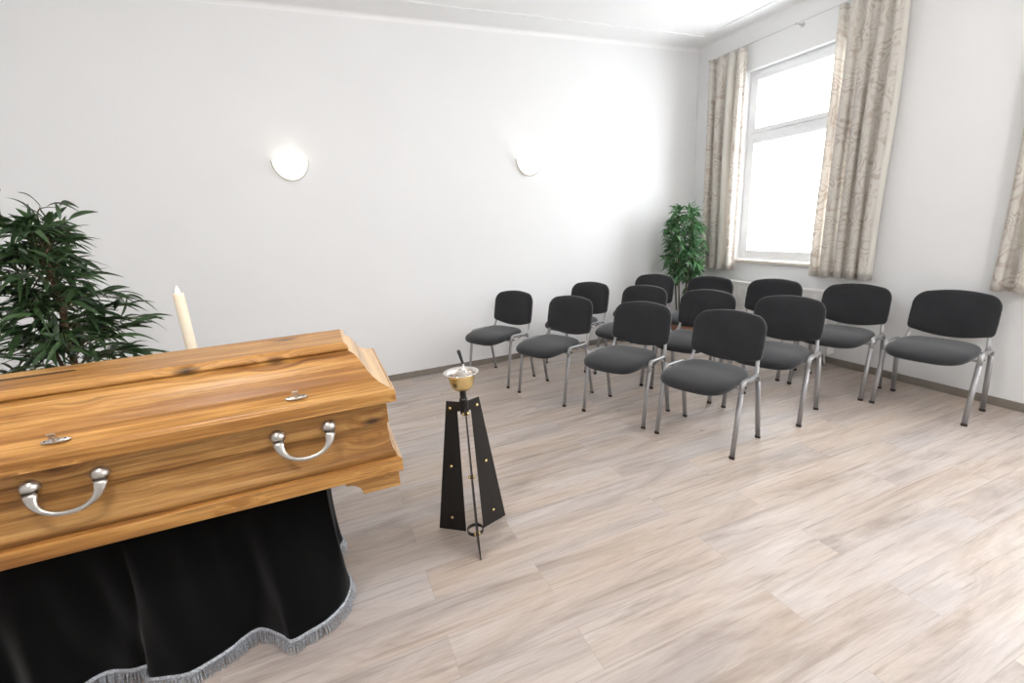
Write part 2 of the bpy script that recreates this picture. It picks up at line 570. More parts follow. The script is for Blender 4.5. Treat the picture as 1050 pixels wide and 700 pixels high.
# ---------------------------------------------------------------- made-up pendant lamps out of view, added as fill light
def fill_lamp(x, y, label):
    t = thing('fill_lamp', label, 'added fill lamp', (x, y, 2.45))
    bm = bmesh.new(); lathe(bm, [(0, H - 2.45), (.055, H - 2.45), (.05, H - 2.485), (.008, H - 2.495), (0, H - 2.495)], n=24)
    obj('ceiling_rose', bm, M['plastic'], t, True)
    bm = bmesh.new(); tube(bm, [(0, 0, .17), (0, 0, H - 2.49)], .0035, n=8)
    obj('cord', bm, M['plastic'], t, True)
    bm = bmesh.new(); lathe(bm, [(0, .20), (.03, .20), (.035, .165), (.05, .155), (0, .155)], n=24)
    obj('socket_cap', bm, M['steel'], t, True)
    bm = bmesh.new(); ball(bm, (0, 0, 0), .165, 32)
    obj('glass_globe', bm, M['fillglow'], t, True)
fill_lamp(-1.9, -4.7, 'added unseen fill globe above the open floor, nearer the windows')
fill_lamp(-5.0, -3.6, 'added unseen fill globe above the coffin')

# ---------------------------------------------------------------- radiator, socket
def radiator():
    t = thing('radiator', 'white ribbed panel radiator under the window behind the back row of chairs', 'radiator', (-.082, -1.26, .12))
    bm = bmesh.new()
    L = .62; Hh = .575
    for s in (-1, 1):
        d = s * .038
        box(bm, (d - .006, -L, 0), (d + .006, L, Hh - .01))
    n = 36
    for k in range(n):
        y = -L + .03 + (2 * L - .06) * k / (n - 1)
        box(bm, (-.050, y - .0085, .03), (-.043, y + .0085, Hh - .04))
    obj('panel', bm, M['radiator'], t, bevel=.002, seg=1)
    bm = bmesh.new()
    box(bm, (-.052, -L - .004, Hh - .012), (.052, L + .004, Hh + .004))
    for k in range(60):
        y = -L + .02 + (2 * L - .04) * k / 59
        box(bm, (-.042, y - .002, Hh + .004), (.042, y + .002, Hh + .007))
    obj('top_grille', bm, M['radiator'], t)
    for s in (-1, 1):
        bm = bmesh.new(); box(bm, (-.05, s * L - .004, 0), (.05, s * L + .004, Hh))
        obj('side_cover', bm, M['radiator'], t, bevel=.002)
    for s in (-1, 1):
        bm = bmesh.new(); box(bm, (.04, s * .45 - .015, .1), (.075, s * .45 + .015, Hh - .1))
        obj('wall_bracket', bm, M['radiator'], t)
    bm = bmesh.new()
    tube(bm, [(0, -L + .05, 0), (0, -L + .05, -.06), (.02, -L + .05, -.12)], .009, n=8)
    tube(bm, [(0, -L + .10, 0), (0, -L + .10, -.06), (.02, -L + .10, -.12)], .009, n=8)
    obj('pipe', bm, M['radiator'], t, True)
radiator()

def socket():
    t = thing('wall_socket', 'white double wall socket low on the window wall beside the radiator', 'socket', (0, -2.03, .25))
    t.location = (0, -1.77, .14)
    bm = bmesh.new(); box(bm, (-.010, -.075, -.04), (0, .075, .04))
    obj('cover_plate', bm, M['plastic'], t, bevel=.003)
    for s in (-1, 1):
        bm = bmesh.new()
        lathe(bm, [(.022, 0), (.022, .006), (.018, .006), (.018, .001), (0, .001)], n=20)
        for v in bm.verts:
            v.co = Vector((-v.co.z - .010, v.co.y + s * .036, v.co.x))
        obj('socket_insert', bm, M['plate'], t, True)
socket()

# ---------------------------------------------------------------- curtains and rods
def curtain(y0, y1, top, bot, seed, label, folds, lining_ranges=(), x0=-.092, amp=.035, group=None, flare=0.0):
    """pleated panel from y0 (far) to y1 (near); the lined hem strips are parts"""
    rnd = random.Random(seed)
    t = thing('curtain', label, 'curtain', (x0, (y0 + y1) / 2, bot), group=group)
    NU = folds * 16; NZ = 26
    ph = [rnd.uniform(-.5, .5) for _ in range(folds + 2)]
    wd = [rnd.uniform(.7, 1.3) for _ in range(folds)]
    tot = sum(wd)
    edges = [0]
    for w_ in wd: edges.append(edges[-1] + w_ / tot)
    am = [rnd.uniform(.7, 1.15) for _ in range(folds)]
    def pos(u, z):
        k = 0
        while k < folds - 1 and u > edges[k + 1]: k += 1
        f = (u - edges[k]) / (edges[k + 1] - edges[k])
        h = (z - bot) / (top - bot)
        a = amp * am[k] * (.55 + .45 * min(1, (1 - h) * 2.5))
        # rounded folds, with a sideways overhang that makes the pleat wrap back
        dx = a * math.cos(2 * PI * f)
        dy = -.30 * a * math.sin(4 * PI * f) + .006 * math.sin(3.1 * z + ph[k] * 6)
        yc = (y0 + y1) / 2
        half = (y1 - y0) / 2 * (1 + flare * (1 - h))
        y = yc + half * (2 * u - 1) + dy
        x = dx + .008 * math.sin(2.3 * z + k * 1.7 + seed)
        return Vector((x, y - yc, z - bot))
    def panel(ua, ub, mat, name, n, off=0, zlo=bot, zhi=top):
        bm = bmesh.new()
        g = []
        for j in range(NZ + 1):
            z = zlo + (zhi - zlo) * j / NZ
            row = []
            for i in range(n + 1):
                p = pos(ua + (ub - ua) * i / n, z)
                p.x -= off
                row.append(bm.verts.new(p))
            g.append(row)
        for j in range(NZ):
            for i in range(n):
                bm.faces.new((g[j][i], g[j][i + 1], g[j + 1][i + 1], g[j + 1][i]))
        o = obj(name, bm, mat, t, True)
        s = o.modifiers.new('thick', 'SOLIDIFY'); s.thickness = .002
        return o
    cuts = [0.0]; kinds = []
    for a, b in lining_ranges:
        if a > cuts[-1]:
            kinds.append('c'); cuts.append(a)
        kinds.append('l'); cuts.append(b)
    if cuts[-1] < 1:
        kinds.append('c'); cuts.append(1.0)
    for i, k in enumerate(kinds):
        ua, ub = cuts[i], cuts[i + 1]
        n = max(6, int(NU * (ub - ua)))
        o = panel(ua, ub, M['curtain'] if k == 'c' else M['lining'], 'fabric_panel' if k == 'c' else 'lining_edge', n)
        if k == 'l': o['label'] = 'plain cream lining edge'
    return t

def rod(ya, yb, brackets, label, z=3.046, x=-.085):
    t = thing('curtain_rod', label, 'curtain rod', (x, (ya + yb) / 2, z))
    yc = (ya + yb) / 2
    bm = bmesh.new(); tube(bm, [(0, ya - yc, 0), (0, yb - yc, 0)], .0045, side=Vector((1, 0, 0)), n=8)
    obj('rail', bm, M['steel'], t, True)
    for yb_ in (ya, yb):
        bm = bmesh.new(); ball(bm, (0, yb_ - yc, 0), .011)
        obj('finial', bm, M['steel'], t, True)
    for b in brackets:
        bm = bmesh.new()
        tube(bm, [(-.004, b - yc, 0), (-x - .006, b - yc, 0)], .007, side=Vector((0, 1, 0)), n=10)
        rings = []
        for xx, r in ((-x - .012, .012), (-x - .006, .020), (-x, .020)):
            rings.append([(xx, b - yc + r * math.cos(2 * PI * k / 16), r * math.sin(2 * PI * k / 16)) for k in range(16)])
        loft(bm, rings)
        box(bm, (-.009, b - yc - .006, -.009), (.006, b - yc + .006, .009))
        obj('bracket', bm, M['steel'], t, True)
    return t

rod(-.24, -2.20, (-1.246,), 'thin steel curtain rod with wall bracket above the visible window')
rod(-2.80, -4.80, (-3.81,), 'thin steel curtain rod above the second window at the right edge')
curtain(-.262, -.715, 3.038, .818, 3, 'patterned cream curtain left of the window, next to the room corner', 4,
        ((.50, .74),), amp=.044)
curtain(-1.615, -2.135, 3.038, .825, 8, 'wide patterned cream curtain right of the window, reaching the picture top', 5,
        ((.945, 1.0),), amp=.052, flare=.0)
curtain(-2.885, -3.36, 3.038, .828, 12, 'patterned cream curtain cut by the right picture edge', 4, ((0.0, .02),), amp=.034, flare=.0)

# ---------------------------------------------------------------- wall sconces
def sconce(x, label):
    t = thing('wall_sconce', label, 'wall lamp', (x, 0, 2.02), group='half-bowl wall lamps on the long wall')
    # half-round wall plate
    n = 28
    def arc(r, y, h):
        pts = []
        for k in range(n + 1):
            a = PI + PI * k / n
            pts.append((r * math.cos(a), y, .075 + h * math.sin(a)))
        return pts
    bm = bmesh.new(); loft(bm, [arc(.148, -.0, .172), arc(.148, -.010, .172)])
    obj('wall_plate', bm, M['plate'], t)
    # quarter-sphere opal bowl
    bm = bmesh.new()
    rings = []
    m = 12
    for j in range(m + 1):
        b = PI / 2 * j / m
        rings.append(arc(.138 * math.cos(b) + .0005, -.010 - .095 * math.sin(b), .160 * math.cos(b) + .0005))
    rv = loft(bm, rings, close=False, cap=False)
    o = obj('glass_bowl', bm, M['opal'], t, True)
    s = o.modifiers.new('thick', 'SOLIDIFY'); s.thickness = .004
    bm = bmesh.new(); ball(bm, (0, -.05, .045), .022, 12, (1, 1, 1.3))
    obj('bulb', bm, M['opal'], t, True)
    ld = bpy.data.lights.new('sconce_light', 'POINT'); ld.energy = SCONCE; ld.color = (1, .90, .76); ld.shadow_soft_size = .05
    lo = bpy.data.objects.new('sconce_light', ld); COL.objects.link(lo); lo.parent = t; lo.location = (0, -.07, .10)
sconce(-4.44, 'lit half-bowl wall lamp above the coffin, left of the two')
sconce(-2.206, 'lit half-bowl wall lamp above the chairs, right of the two')

# ---------------------------------------------------------------- chairs
def chair_proto():
    t = thing('stacking_chair', '', 'chair')
    Y = Vector((0, 1, 0))
    # seat cushion: superellipse plan, rounded edge, waterfall front
    def outline(k, off, zf):
        pts = []
        N = 48
        for i in range(N):
            a = 2 * PI * i / N
            c, s = math.cos(a), math.sin(a)
            e = .50
            x = .222 * math.copysign(abs(c) ** e, c)
            y = .232 * math.copysign(abs(s) ** e, s)
            w = 1 - .04 * max(0, -x / .222)          # a little narrower at the rear
            bow = .014 * (1 - (y / .232) ** 2) * (1 if x > 0 else 0)
            X, Yy = (x * (1 - off / .222) + bow), y * w * (1 - off / .232)
            pts.append((X + .065, Yy, zf(X, Yy)))
        return pts
    def dip(X, Yy):
        f = max(0, (X - .03) / .2)
        r = max(0, (-X - .02) / .2)
        return -.034 * f ** 2.1 + .012 * r ** 2 + .004 * math.cos(Yy * 6)
    prof = [(.030, .440), (.010, .442), (.0, .449), (.0, .460), (.008, .472), (.022, .480), (.05, .485), (.10, .487), (.16, .487), (.21, .487)]
    bm = bmesh.new()
    rings = [outline(0, o, (lambda X, Yy, z=z: z + dip(X, Yy))) for o, z in prof]
    loft(bm, rings)
    seat = obj('seat', bm, M['seat'], t, True)
    bm = bmesh.new()
    rings = [outline(0, o, (lambda X, Yy, z=z: z + dip(X, Yy) * .95)) for o, z in ((.06, .431), (.028, .432), (.010, .435), (.004, .442), (.02, .445))]
    loft(bm, rings)
    obj('seat_shell', bm, M['dark'], seat, True)
    # backrest: outline in (y, z) wrapped round a vertical axis and leaned back
    def back_outline(off):
        # side z range .525 .. .76, top arch to .82, bottom sagging
        pts = []
        hw = .240 - off
        def side(s):
            out = []
            return out
        top = []
        r = .085
        # right bottom -> right side -> top -> left side -> bottom
        P = []
        rb = .03
        zb = .525 + off
        P.append((hw - rb, zb - .001))
        for k in range(1, 5):
            a = -PI / 2 + PI / 2 * k / 4
            P.append((hw - rb + rb * math.cos(a), zb + rb + rb * math.sin(a)))
        P.append((hw + .002, .62)); P.append((hw, .70))
        zt = .800 - off
        for k in range(0, 9):
            a = PI / 2 * k / 8
            P.append((hw - r + r * math.cos(a), zt - r + r * math.sin(a) + .02 * (k / 8) * .35))
        for k in range(1, 6):
            y = (hw - r) * (1 - k / 6 * 1.0)
            P.append((y, zt + .007 + .015 * (1 - (y / (hw - r)) ** 2)))
        P.append((0, zt + .022))
        left = [(-y, z) for y, z in reversed(P[:-1])]
        P = P + left
        for k in range(1, 10):
            y = -(hw - rb) + 2 * (hw - rb) * k / 10
            P.append((y, zb - .036 * (1 - (y / (hw - rb)) ** 2)))
        return P
    def wrap(y, z, d):
        # d: distance in front of the panel's middle surface
        lean = -.205 - (z - .52) * .21
        x = lean - .030 * (1 - (y / .24) ** 2) + d
        return (x, y, z)
    bm = bmesh.new()
    rings = []
    for off, d in ((.010, -.014), (.001, -.009), (0, 0), (.001, .010), (.008, .016)):
        rings.append([wrap(y, z, d) for y, z in back_outline(off)])
    # keep inner rings the same point count by shrinking towards the centre
    def shrink(k, d):
        cz = .665
        return [wrap(y * k, cz + (z - cz) * k, d) for y, z in back_outline(.01)]
    rings = [shrink(.05, -.015), shrink(.5, -.015), shrink(.88, -.015)] + rings + [shrink(.85, .022), shrink(.6, .026), shrink(.3, .028), shrink(.05, .028)]
    loft(bm, rings)
    back = obj('backrest', bm, M['seat'], t, True)
    # side frames
    top = .462
    for s in (-1, 1):
        ys = s * .256
        fl = [(.185, ys + s * .002, .012), (.112, ys, .405)]
        bm = bmesh.new(); tube(bm, fl, .0085, .0155, Y, 14)
        lg = obj('leg', bm, M['frame'], t, True)
        bm = bmesh.new(); tube(bm, [(.187, ys + s * .002, 0), (.184, ys + s * .002, .018)], .0105, .0175, Y, 14)
        obj('foot_cap', bm, M['cap'], lg, True)
        rl = [(-.195, ys + s * .002, .012), (-.128, ys, .425)]
        bm = bmesh.new(); tube(bm, rl, .0085, .0155, Y, 14)
        lg = obj('leg', bm, M['frame'], t, True)
        bm = bmesh.new(); tube(bm, [(-.197, ys + s * .002, 0), (-.194, ys + s * .002, .018)], .0105, .0175, Y, 14)
        obj('foot_cap', bm, M['cap'], lg, True)
        bm = bmesh.new()
        tube(bm, fillet([(.112, ys, .405), (.098, ys, top + .012), (-.118, ys, top), (-.128, ys, .425)], .048, 7), .0085, .0155, Y, 14)
        obj('side_rail', bm, M['frame'], t, True)
        # back post: from under the rear of the seat up behind the backrest
        yp = s * .212
        path = fillet([(-.02, s * .235, .432), (-.125, s * .236, .440), (-.188, s * .224, .462), (-.220, yp, .545), (-.270, yp * .97, .71)], .035, 5)
        bm = bmesh.new(); tube(bm, path, .0065, .0125, Y, 12)
        obj('back_post', bm, M['frame'], t, True)
        bm = bmesh.new()
        for yy, xx in ((ys + s * .009, .075),):
            tube(bm, [(xx, ys - s * .02, top - .028), (xx, ys + s * .014, top - .028)], .006, side=Vector((1, 0, 0)), n=8)
        obj('bolt', bm, M['nickel_dark'], t, True)
    for xx in (.085, -.105):
        bm = bmesh.new(); tube(bm, [(xx, -.256, .425 if xx > 0 else .432), (xx, .256, .425 if xx > 0 else .432)], .009, side=Vector((1, 0, 0)), n=10)
        obj('crossbar', bm, M['frame'], t, True)
    return t

def copy_tree(o, parent=None):
    c = o.copy(); COL.objects.link(c)
    if parent is not None:
        c.parent = parent
    for ch in list(o.children):
        if ch.name in PROTO:
            copy_tree(ch, c)
    return c

chair0 = chair_proto()
PROTO = set()
def collect(o):
    for ch in o.children:
        PROTO.add(ch.name); collect(ch)
collect(chair0)
CH = [
    (-2.853, -0.506, 205.8, 'front row chair nearest the long white wall, leftmost of all the chairs'),
    (-2.598, -1.149, 201.7, 'front row chair second from the long white wall'),
    (-2.318, -1.784, 202.9, 'front row chair third from the wall, just behind the nearest one'),
    (-2.100, -2.389, 198.3, 'front row chair closest to the camera, right end of that row'),
    (-1.997, -0.512, 200.8, 'middle row chair at the wall end, half hidden behind the second front chair'),
    (-1.766, -1.092, 199.1, 'middle row chair second from the wall, hidden behind the third front chair'),
    (-1.573, -1.684, 199.3, 'middle row chair third from the wall, behind the chair closest to the camera'),
    (-1.374, -2.285, 199.5, 'middle row chair at the right end, both of its right legs in full view'),
    (-1.161, -0.508, 199.4, 'back row chair at the wall end, left of the plant in the corner'),
    (-0.921, -1.059, 196.7, 'back row chair second from the wall, right of the plant in the corner'),
    (-0.698, -1.613, 196.6, 'back row chair in front of the radiator, below the window'),
    (-0.551, -2.225, 192.4, 'back row chair below the wide curtain, second from the right picture edge'),
    (-0.431, -2.809, 189.6, 'back row chair standing alone at the right, nearest the right picture edge'),
]
for i, (x, y, a, lab) in enumerate(CH):
    o = chair0 if i == 0 else copy_tree(chair0)
    o.location = (x, y, 0)
    o.rotation_euler = (0, 0, R(a))
    tag(o, 'charcoal fabric ' + lab if False else lab.replace(' chair', ' charcoal chair', 1), 'chair', 'charcoal stacking chairs in three rows')

# ---------------------------------------------------------------- coffin
def rect_ring(x0, x1, y0, y1, z):
    return [(x0, y0, z), (x1, y0, z), (x1, y1, z), (x0, y1, z)]

CX0, CX1, CY0, CY1 = -6.215, -4.158, -2.910, -2.235     # outline of the lid rim
CYC = (CY0 + CY1) / 2
def coffin():
    ox, oy = (CX0 + CX1) / 2, CYC
    t = thing('coffin', 'honey-coloured knotty oak coffin with metal handles resting on a black velvet bier', 'coffin', (ox, oy, .552))
    off = Vector((ox, oy, .552))
    def rings_obj(name, spec, parent, bevel=.004, wood='oak'):
        """spec: list of (inset_y, inset_x, z)"""
        bm = bmesh.new()
        rings = []
        for iy, ix, z in spec:
            r = rect_ring(CX0 + ix, CX1 - ix, CY0 + iy, CY1 - iy, z)
            rings.append([tuple(Vector(p) - off) for p in r])
        loft(bm, rings)
        bmesh.ops.recalc_face_normals(bm, faces=bm.faces[:])
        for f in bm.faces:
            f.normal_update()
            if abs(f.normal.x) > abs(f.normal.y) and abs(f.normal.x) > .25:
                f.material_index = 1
        return obj(name, bm, [M[wood], M['oak_end_lit']], parent, False, bevel=bevel)
    # body
    spec = [(-.014, .008, .603), (-.014, .008, .652), (.004, .020, .656)]
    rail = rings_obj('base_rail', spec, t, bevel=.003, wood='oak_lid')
    spec = [(.010, .026, .640), (.010, .026, .655), (.008, .024, .661), (.008, .026, .676), (.013, .030, .683),
            (.018, .033, .690), (.030, .038, .725), (.037, .040, .760), (.038, .040, .788), (.027, .034, .790), (.027, .034, .884)]
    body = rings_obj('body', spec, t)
    # lid: rim, curved flank, flat top under the top board
    spec = [(0, 0, .876), (0, 0, .918), (.005, .004, .921), (.012, .010, .921), (.018, .016, .927),
            (.036, .028, .931), (.066, .046, .940), (.095, .064, .956), (.114, .078, .976), (.127, .088, .996), (.132, .092, .998),
            (.146, .101, 1.018), (.168, .116, 1.036), (.192, .133, 1.046), (.200, .139, 1.050)]
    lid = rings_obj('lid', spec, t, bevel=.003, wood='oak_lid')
    spec = [(.186, .132, 1.048), (.182, .130, 1.056), (.186, .133, 1.066), (.198, .140, 1.072), (.206, .146, 1.0775)]
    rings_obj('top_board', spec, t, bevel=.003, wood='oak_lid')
    # dark carved line on the top board
    bm = bmesh.new()
    for yy in (-2.545,):
        v = [(-6.05, yy - .008), (-5.19, yy - .008), (-5.172, yy), (-5.19, yy + .008), (-6.05, yy + .008)]
        loft(bm, [[(x - ox, y - oy, 1.0765 - .552) for x, y in v], [(x - ox, y - oy, 1.0800 - .552) for x, y in v]])
    o = obj('inlay_line', bm, M['groove'], t); o['label'] = 'dark inlaid line on the lid'
    # feet: scroll-cut corner blocks
    for sx in (-1, 1):
        for sy in (-1, 1):
            bm = bmesh.new()
            prof = [(0, 0), (0, -.064), (-.135, -.064)]
            for k in range(1, 7):
                a = PI / 2 * k / 6
                prof.append((-.135 - .050 * (1 - math.cos(a)), -.064 + .048 * math.sin(a)))
            prof += [(-.192, -.014), (-.192, 0)]
            xe = (CX1 - .026) if sx > 0 else (CX0 + .026)
            ye = (CY0 - .006) if sy < 0 else (CY1 + .006)
            rings = []
            for w in (0, .07):
                rings.append([(xe + sx * px - ox, ye - sy * w - oy, .604 + pz - .552) for px, pz in prof])
            loft(bm, rings)
            obj('foot', bm, M['oak'], t, bevel=.003)
    # handles, three a side
    for sy in (-1, 1):
        for hx in (-4.481, -5.132, -5.783):
            h = bpy.data.objects.new('handle', None); COL.objects.link(h); h.parent = t
            h.rotation_euler = (0, 0, 0 if sy < 0 else PI)
            yw = CY0 + .031 if sy < 0 else CY1 - .031
            h.location = (hx - ox, yw - oy, .822 - .552)
            # local: -y outward
            for s in (-1, 1):
                bm = bmesh.new()
                rings = []
                for r, d in ((.023, 0), (.0245, .004), (.0245, .010), (.022, .018), (.0165, .025), (.009, .0295), (.0005, .031)):
                    rings.append([(s * .082 + r * math.cos(2 * PI * k / 32), -d, max(-.005 - (.031 - d) * .1, r * math.sin(2 * PI * k / 32))) for k in range(32)])
                loft(bm, rings)
                obj('rosette', bm, M['nickel'], h, True)
                bm = bmesh.new()
                rings = []
                for r, d in ((.0215, 0), (.0215, .012), (.017, .014)):
                    rings.append([(s * .082 + r * math.cos(2 * PI * k / 24), -d, r * math.sin(2 * PI * k / 24)) for k in range(24)])
                loft(bm, rings)
                tube(bm, [(s * .082 - .015, -.019, -.012), (s * .082 + .015, -.019, -.012)], .0075, side=Vector((0, 1, 0)), n=10)
                o = obj('hinge_pin', bm, M['nickel_dark'], h, True); o['label'] = 'dark hinge behind the rosette'
            bm = bmesh.new()
            P = []; ra = []; rb = []
            n = 28
            for k in range(n + 1):
                u = -1 + 2 * k / n
                a = u * PI / 2
                x = .082 * math.copysign(abs(math.sin(a)) ** .95, a)
                z = -.017 - .066 * abs(math.cos(a)) ** .9
                y = -.020 - .028 * abs(math.cos(a)) ** .8
                P.append((x, y, z))
                e = abs(u)
                ra.append(.0076 + .0115 * max(0, (e - .35) / .65) ** 1.7)
                rb.append(.0070 + .0035 * max(0, (e - .45) / .55) ** 1.6)
            tube(bm, P, ra, rb, Vector((0, -1, .3)), 14)
            obj('bail', bm, M['nickel'], h, True)
    # lid screws: oval plate with a wing screw, on the near and far flank
    for sy in (-1, 1):
        for hx in (-4.486, -5.135, -5.784):
            h = bpy.data.objects.new('lid_screw', None); COL.objects.link(h); h.parent = t
            yw = CY0 + .046 if sy < 0 else CY1 - .046
            h.location = (hx - ox, yw - oy, .9415 - .552)
            h.rotation_euler = (R(30), 0, 0) if sy < 0 else (R(-30), 0, 0)
            bm = bmesh.new()
            rings = []
            for f, z in ((1, 0), (1, .0035), (.9, .0055), (.3, .0062)):
                rings.append([(.036 * f * math.copysign(abs(math.cos(2 * PI * k / 32)) ** .9, math.cos(2 * PI * k / 32)),
                               .0095 * f * math.sin(2 * PI * k / 32), z) for k in range(32)])
            loft(bm, rings)
            obj('screw_plate', bm, M['nickel'], h, True)
            bm = bmesh.new()
            for s in (-1, 1):
                lathe(bm, [(.0001, .0075), (.0026, .007), (.0032, .005)], (s * .024, 0, 0), 10)
            o = obj('pin_head', bm, M['nickel_dark'], h, True)
            bm = bmesh.new()
            lathe(bm, [(.0075, .005), (.006, .010), (.0045, .014), (.0045, .020), (.0001, .021)], (0, 0, 0), 14)
            box(bm, (-.010, -.0020, .012), (.010, .0020, .034))
            obj('wing_screw', bm, M['nickel'], h, bevel=.0012)
    return t
coffin()

# ---------------------------------------------------------------- bier with velvet drape
def bier():
    # trolley the drape hangs over
    ox, oy = -5.19, -2.58
    t = thing('bier', 'bier under the coffin, hidden by the floor-length black velvet drape', 'bier', (ox, oy, 0))
    bm = bmesh.new(); box(bm, (-.70, -.20, .49), (.70, .20, .535))
    obj('bier_top', bm, M['ironblack'], t, bevel=.004)
    for sx in (-1, 1):
        for sy in (-1, 1):
            bm = bmesh.new(); box(bm, (sx * .66 - .02, sy * .16 - .02, 0), (sx * .66 + .02, sy * .16 + .02, .49))
            obj('leg', bm, M['ironblack'], t)
    # drape
    # hem control points on the floor, clockwise from the far right corner (x, y, z)
    hem = [(-4.48, -2.33, .02), (-4.445, -2.44, .012), (-4.475, -2.53, .016), (-4.450, -2.62, .02), (-4.440, -2.70, .016), (-4.432, -2.790, .012),
           (-4.452, -2.850, .010), (-4.520, -2.900, .008), (-4.580, -2.930, .008), (-4.640, -2.950, .008), (-4.685, -2.905, .010), (-4.750, -2.838, .014),
           (-4.812, -2.858, .012), (-4.853, -2.888, .010), (-4.905, -2.912, .008), (-4.965, -2.925, .008), (-5.030, -2.915, .008),
           (-5.085, -2.895, .010), (-5.105, -2.835, .010), (-5.160, -2.822, .010), (-5.225, -2.800, .012), (-5.30, -2.83, .01)]
    rnd = random.Random(5)
    x = -5.37; k = 0
    while x > -5.92:
        hem.append((x, -2.87 + .045 * (1 if k % 2 else -1) + rnd.uniform(-.012, .012), .01)); x -= .085; k += 1
    hem += [(-5.95, -2.80, .01), (-5.92, -2.70, .012), (-5.95, -2.60, .01), (-5.92, -2.50, .012), (-5.95, -2.40, .01), (-5.93, -2.31, .012)]
    x = -5.85; k = 0
    while x < -4.6:
        hem.append((x, -2.29 + .035 * (1 if k % 2 else -1) + rnd.uniform(-.01, .01), .012)); x += .09; k += 1
    cl = smooth_path(hem + [hem[0]], 7)[:-1]
    n = len(cl)
    # top outline: rectangle reached by projecting the hem point toward the top, with softened folds
    tx0, tx1, ty0, ty1 = -5.90, -4.450, -2.795, -2.365
    def top_pt(p):
        x = min(max(p.x, tx0), tx1); y = min(max(p.y, ty0), ty1)
        # push inner points to the nearest edge
        d = [(abs(x - tx1), 'r'), (abs(x - tx0), 'l'), (abs(y - ty0), 'n'), (abs(y - ty1), 'f')]
        s = min(d)[1]
        if s == 'r': x = tx1
        if s == 'l': x = tx0
        if s == 'n': y = ty0
        if s == 'f': y = ty1
        return Vector((x, y, .545))
    tops = [top_pt(p) for p in cl]
    for _ in range(6):
        tops = [(tops[i - 1] + tops[i] * 2 + tops[(i + 1) % n]) / 4 for i in range(n)]
    LV = 22
    bm = bmesh.new()
    rings = []
    cen = Vector((ox, oy, .55))
    inner = [tops[i].lerp(cen, .5) for i in range(n)]
    for q in inner: q.z = .547
    rings.append(inner)
    t2 = [p.copy() for p in tops]
    for q in t2: q.z = .547
    rings.append([p.lerp(cen, .03) for p in t2])
    for j in range(LV + 1):
        f = j / LV
        row = []
        for i in range(n):
            a, b = tops[i], cl[i]
            g = f ** 1.15                      # folds grow downwards
            p = Vector((a.x + (b.x - a.x) * g, a.y + (b.y - a.y) * g, .543 + (b.z + .038 - .543) * f))
            p.x += .006 * math.sin(i * .31 + f * 5) * f
            p.y += .009 * math.sin(i * .42 + f * 2.5) * math.sin(PI * min(1, f * 1.15)) + .004 * math.cos(i * .23 + f * 4) * f
            row.append(p)
        rings.append(row)
    rv = [[bm.verts.new(p) for p in r] for r in rings]
    for i in range(len(rv) - 1):
        for j in range(n):
            k = (j + 1) % n
            bm.faces.new((rv[i][j], rv[i][k], rv[i + 1][k], rv[i + 1][j]))
    cv = bm.verts.new((ox, oy, .547))
    for j in range(n):
        bm.faces.new((rv[0][(j + 1) % n], rv[0][j], cv))
    for v in bm.verts: v.co -= Vector((ox, oy, 0))
    d = thing('bier_drape', 'black velvet cloth with silver-grey fringed hem draped below the coffin', 'cloth', (ox, oy, 0))
    o = obj('velvet_cloth', bm, M['velvet'], d, True)
    s = o.modifiers.new('thick', 'SOLIDIFY'); s.thickness = .002
    # fringe: woven heading plus hanging strands
    hemtop = [Vector(rings[-1][i]) for i in range(n)]
    def outward(i):
        tg = (hemtop[(i + 1) % n] - hemtop[i - 1]); tg.z = 0; tg.normalize()
        return Vector((tg.y, -tg.x, 0)), tg
    sgn = 1
    o0, _ = outward(40)
    if (hemtop[40] - Vector((ox, oy, 0))).dot(o0) < 0: sgn = -1
    bm = bmesh.new()
    rr = []
    for i in range(n):
        ow, tg = outward(i); ow = ow * sgn
        p = hemtop[i]
        rr.append([p + ow * .0045 + Vector((0, 0, .014)), p + ow * .008 + Vector((0, 0, .006)), p + ow * .006 - Vector((0, 0, .002)), p - ow * .001 + Vector((0, 0, .0))])
    rr.append(rr[0])
    rings2 = rr
    rv = [[bm.verts.new(q - Vector((ox, oy, 0))) for q in r] for r in rings2[:-1]]
    for i in range(n):
        k = (i + 1) % n
        for j in range(3):
            bm.faces.new((rv[i][j], rv[k][j], rv[k][j + 1], rv[i][j + 1]))
    fr = obj('fringe_heading', bm, M['fringe'], d, True)
    fr['label'] = 'silver-grey woven fringe band'
    bm = bmesh.new()
    rnd = random.Random(11)
    for i in range(n):
        ow, tg = outward(i); ow = ow * sgn
        a = hemtop[i]; b = hemtop[(i + 1) % n]
        m = max(2, int((b - a).length / .0042))
        for k in range(m):
            p = a.lerp(b, (k + rnd.random() * .7) / m) + ow * (.004 + rnd.random() * .003)
            w = .0013
            ln = p.z - .001
            lean = ow * rnd.uniform(.002, .016) + tg * rnd.uniform(-.006, .006)
            q = p + lean; q.z = .0025 + rnd.random() * .003
            mid = p.lerp(q, .5) + ow * rnd.uniform(0, .005)
            vs = []
            for c, ww in ((p, w), (mid, w * 1.1), (q, w * .8)):
                vs.append((bm.verts.new(c - tg * ww - Vector((ox, oy, 0))), bm.verts.new(c + tg * ww - Vector((ox, oy, 0))),
                           bm.verts.new(c + ow * ww * 1.4 - Vector((ox, oy, 0)))))
            for s_ in range(2):
                for e in range(3):
                    e2 = (e + 1) % 3
                    bm.faces.new((vs[s_][e], vs[s_][e2], vs[s_ + 1][e2], vs[s_ + 1][e]))
    fr = obj('fringe_strands', bm, M['fringe'], d)
    fr['label'] = 'silver-grey hanging fringe'
    fr['kind'] = 'stuff'
bier()

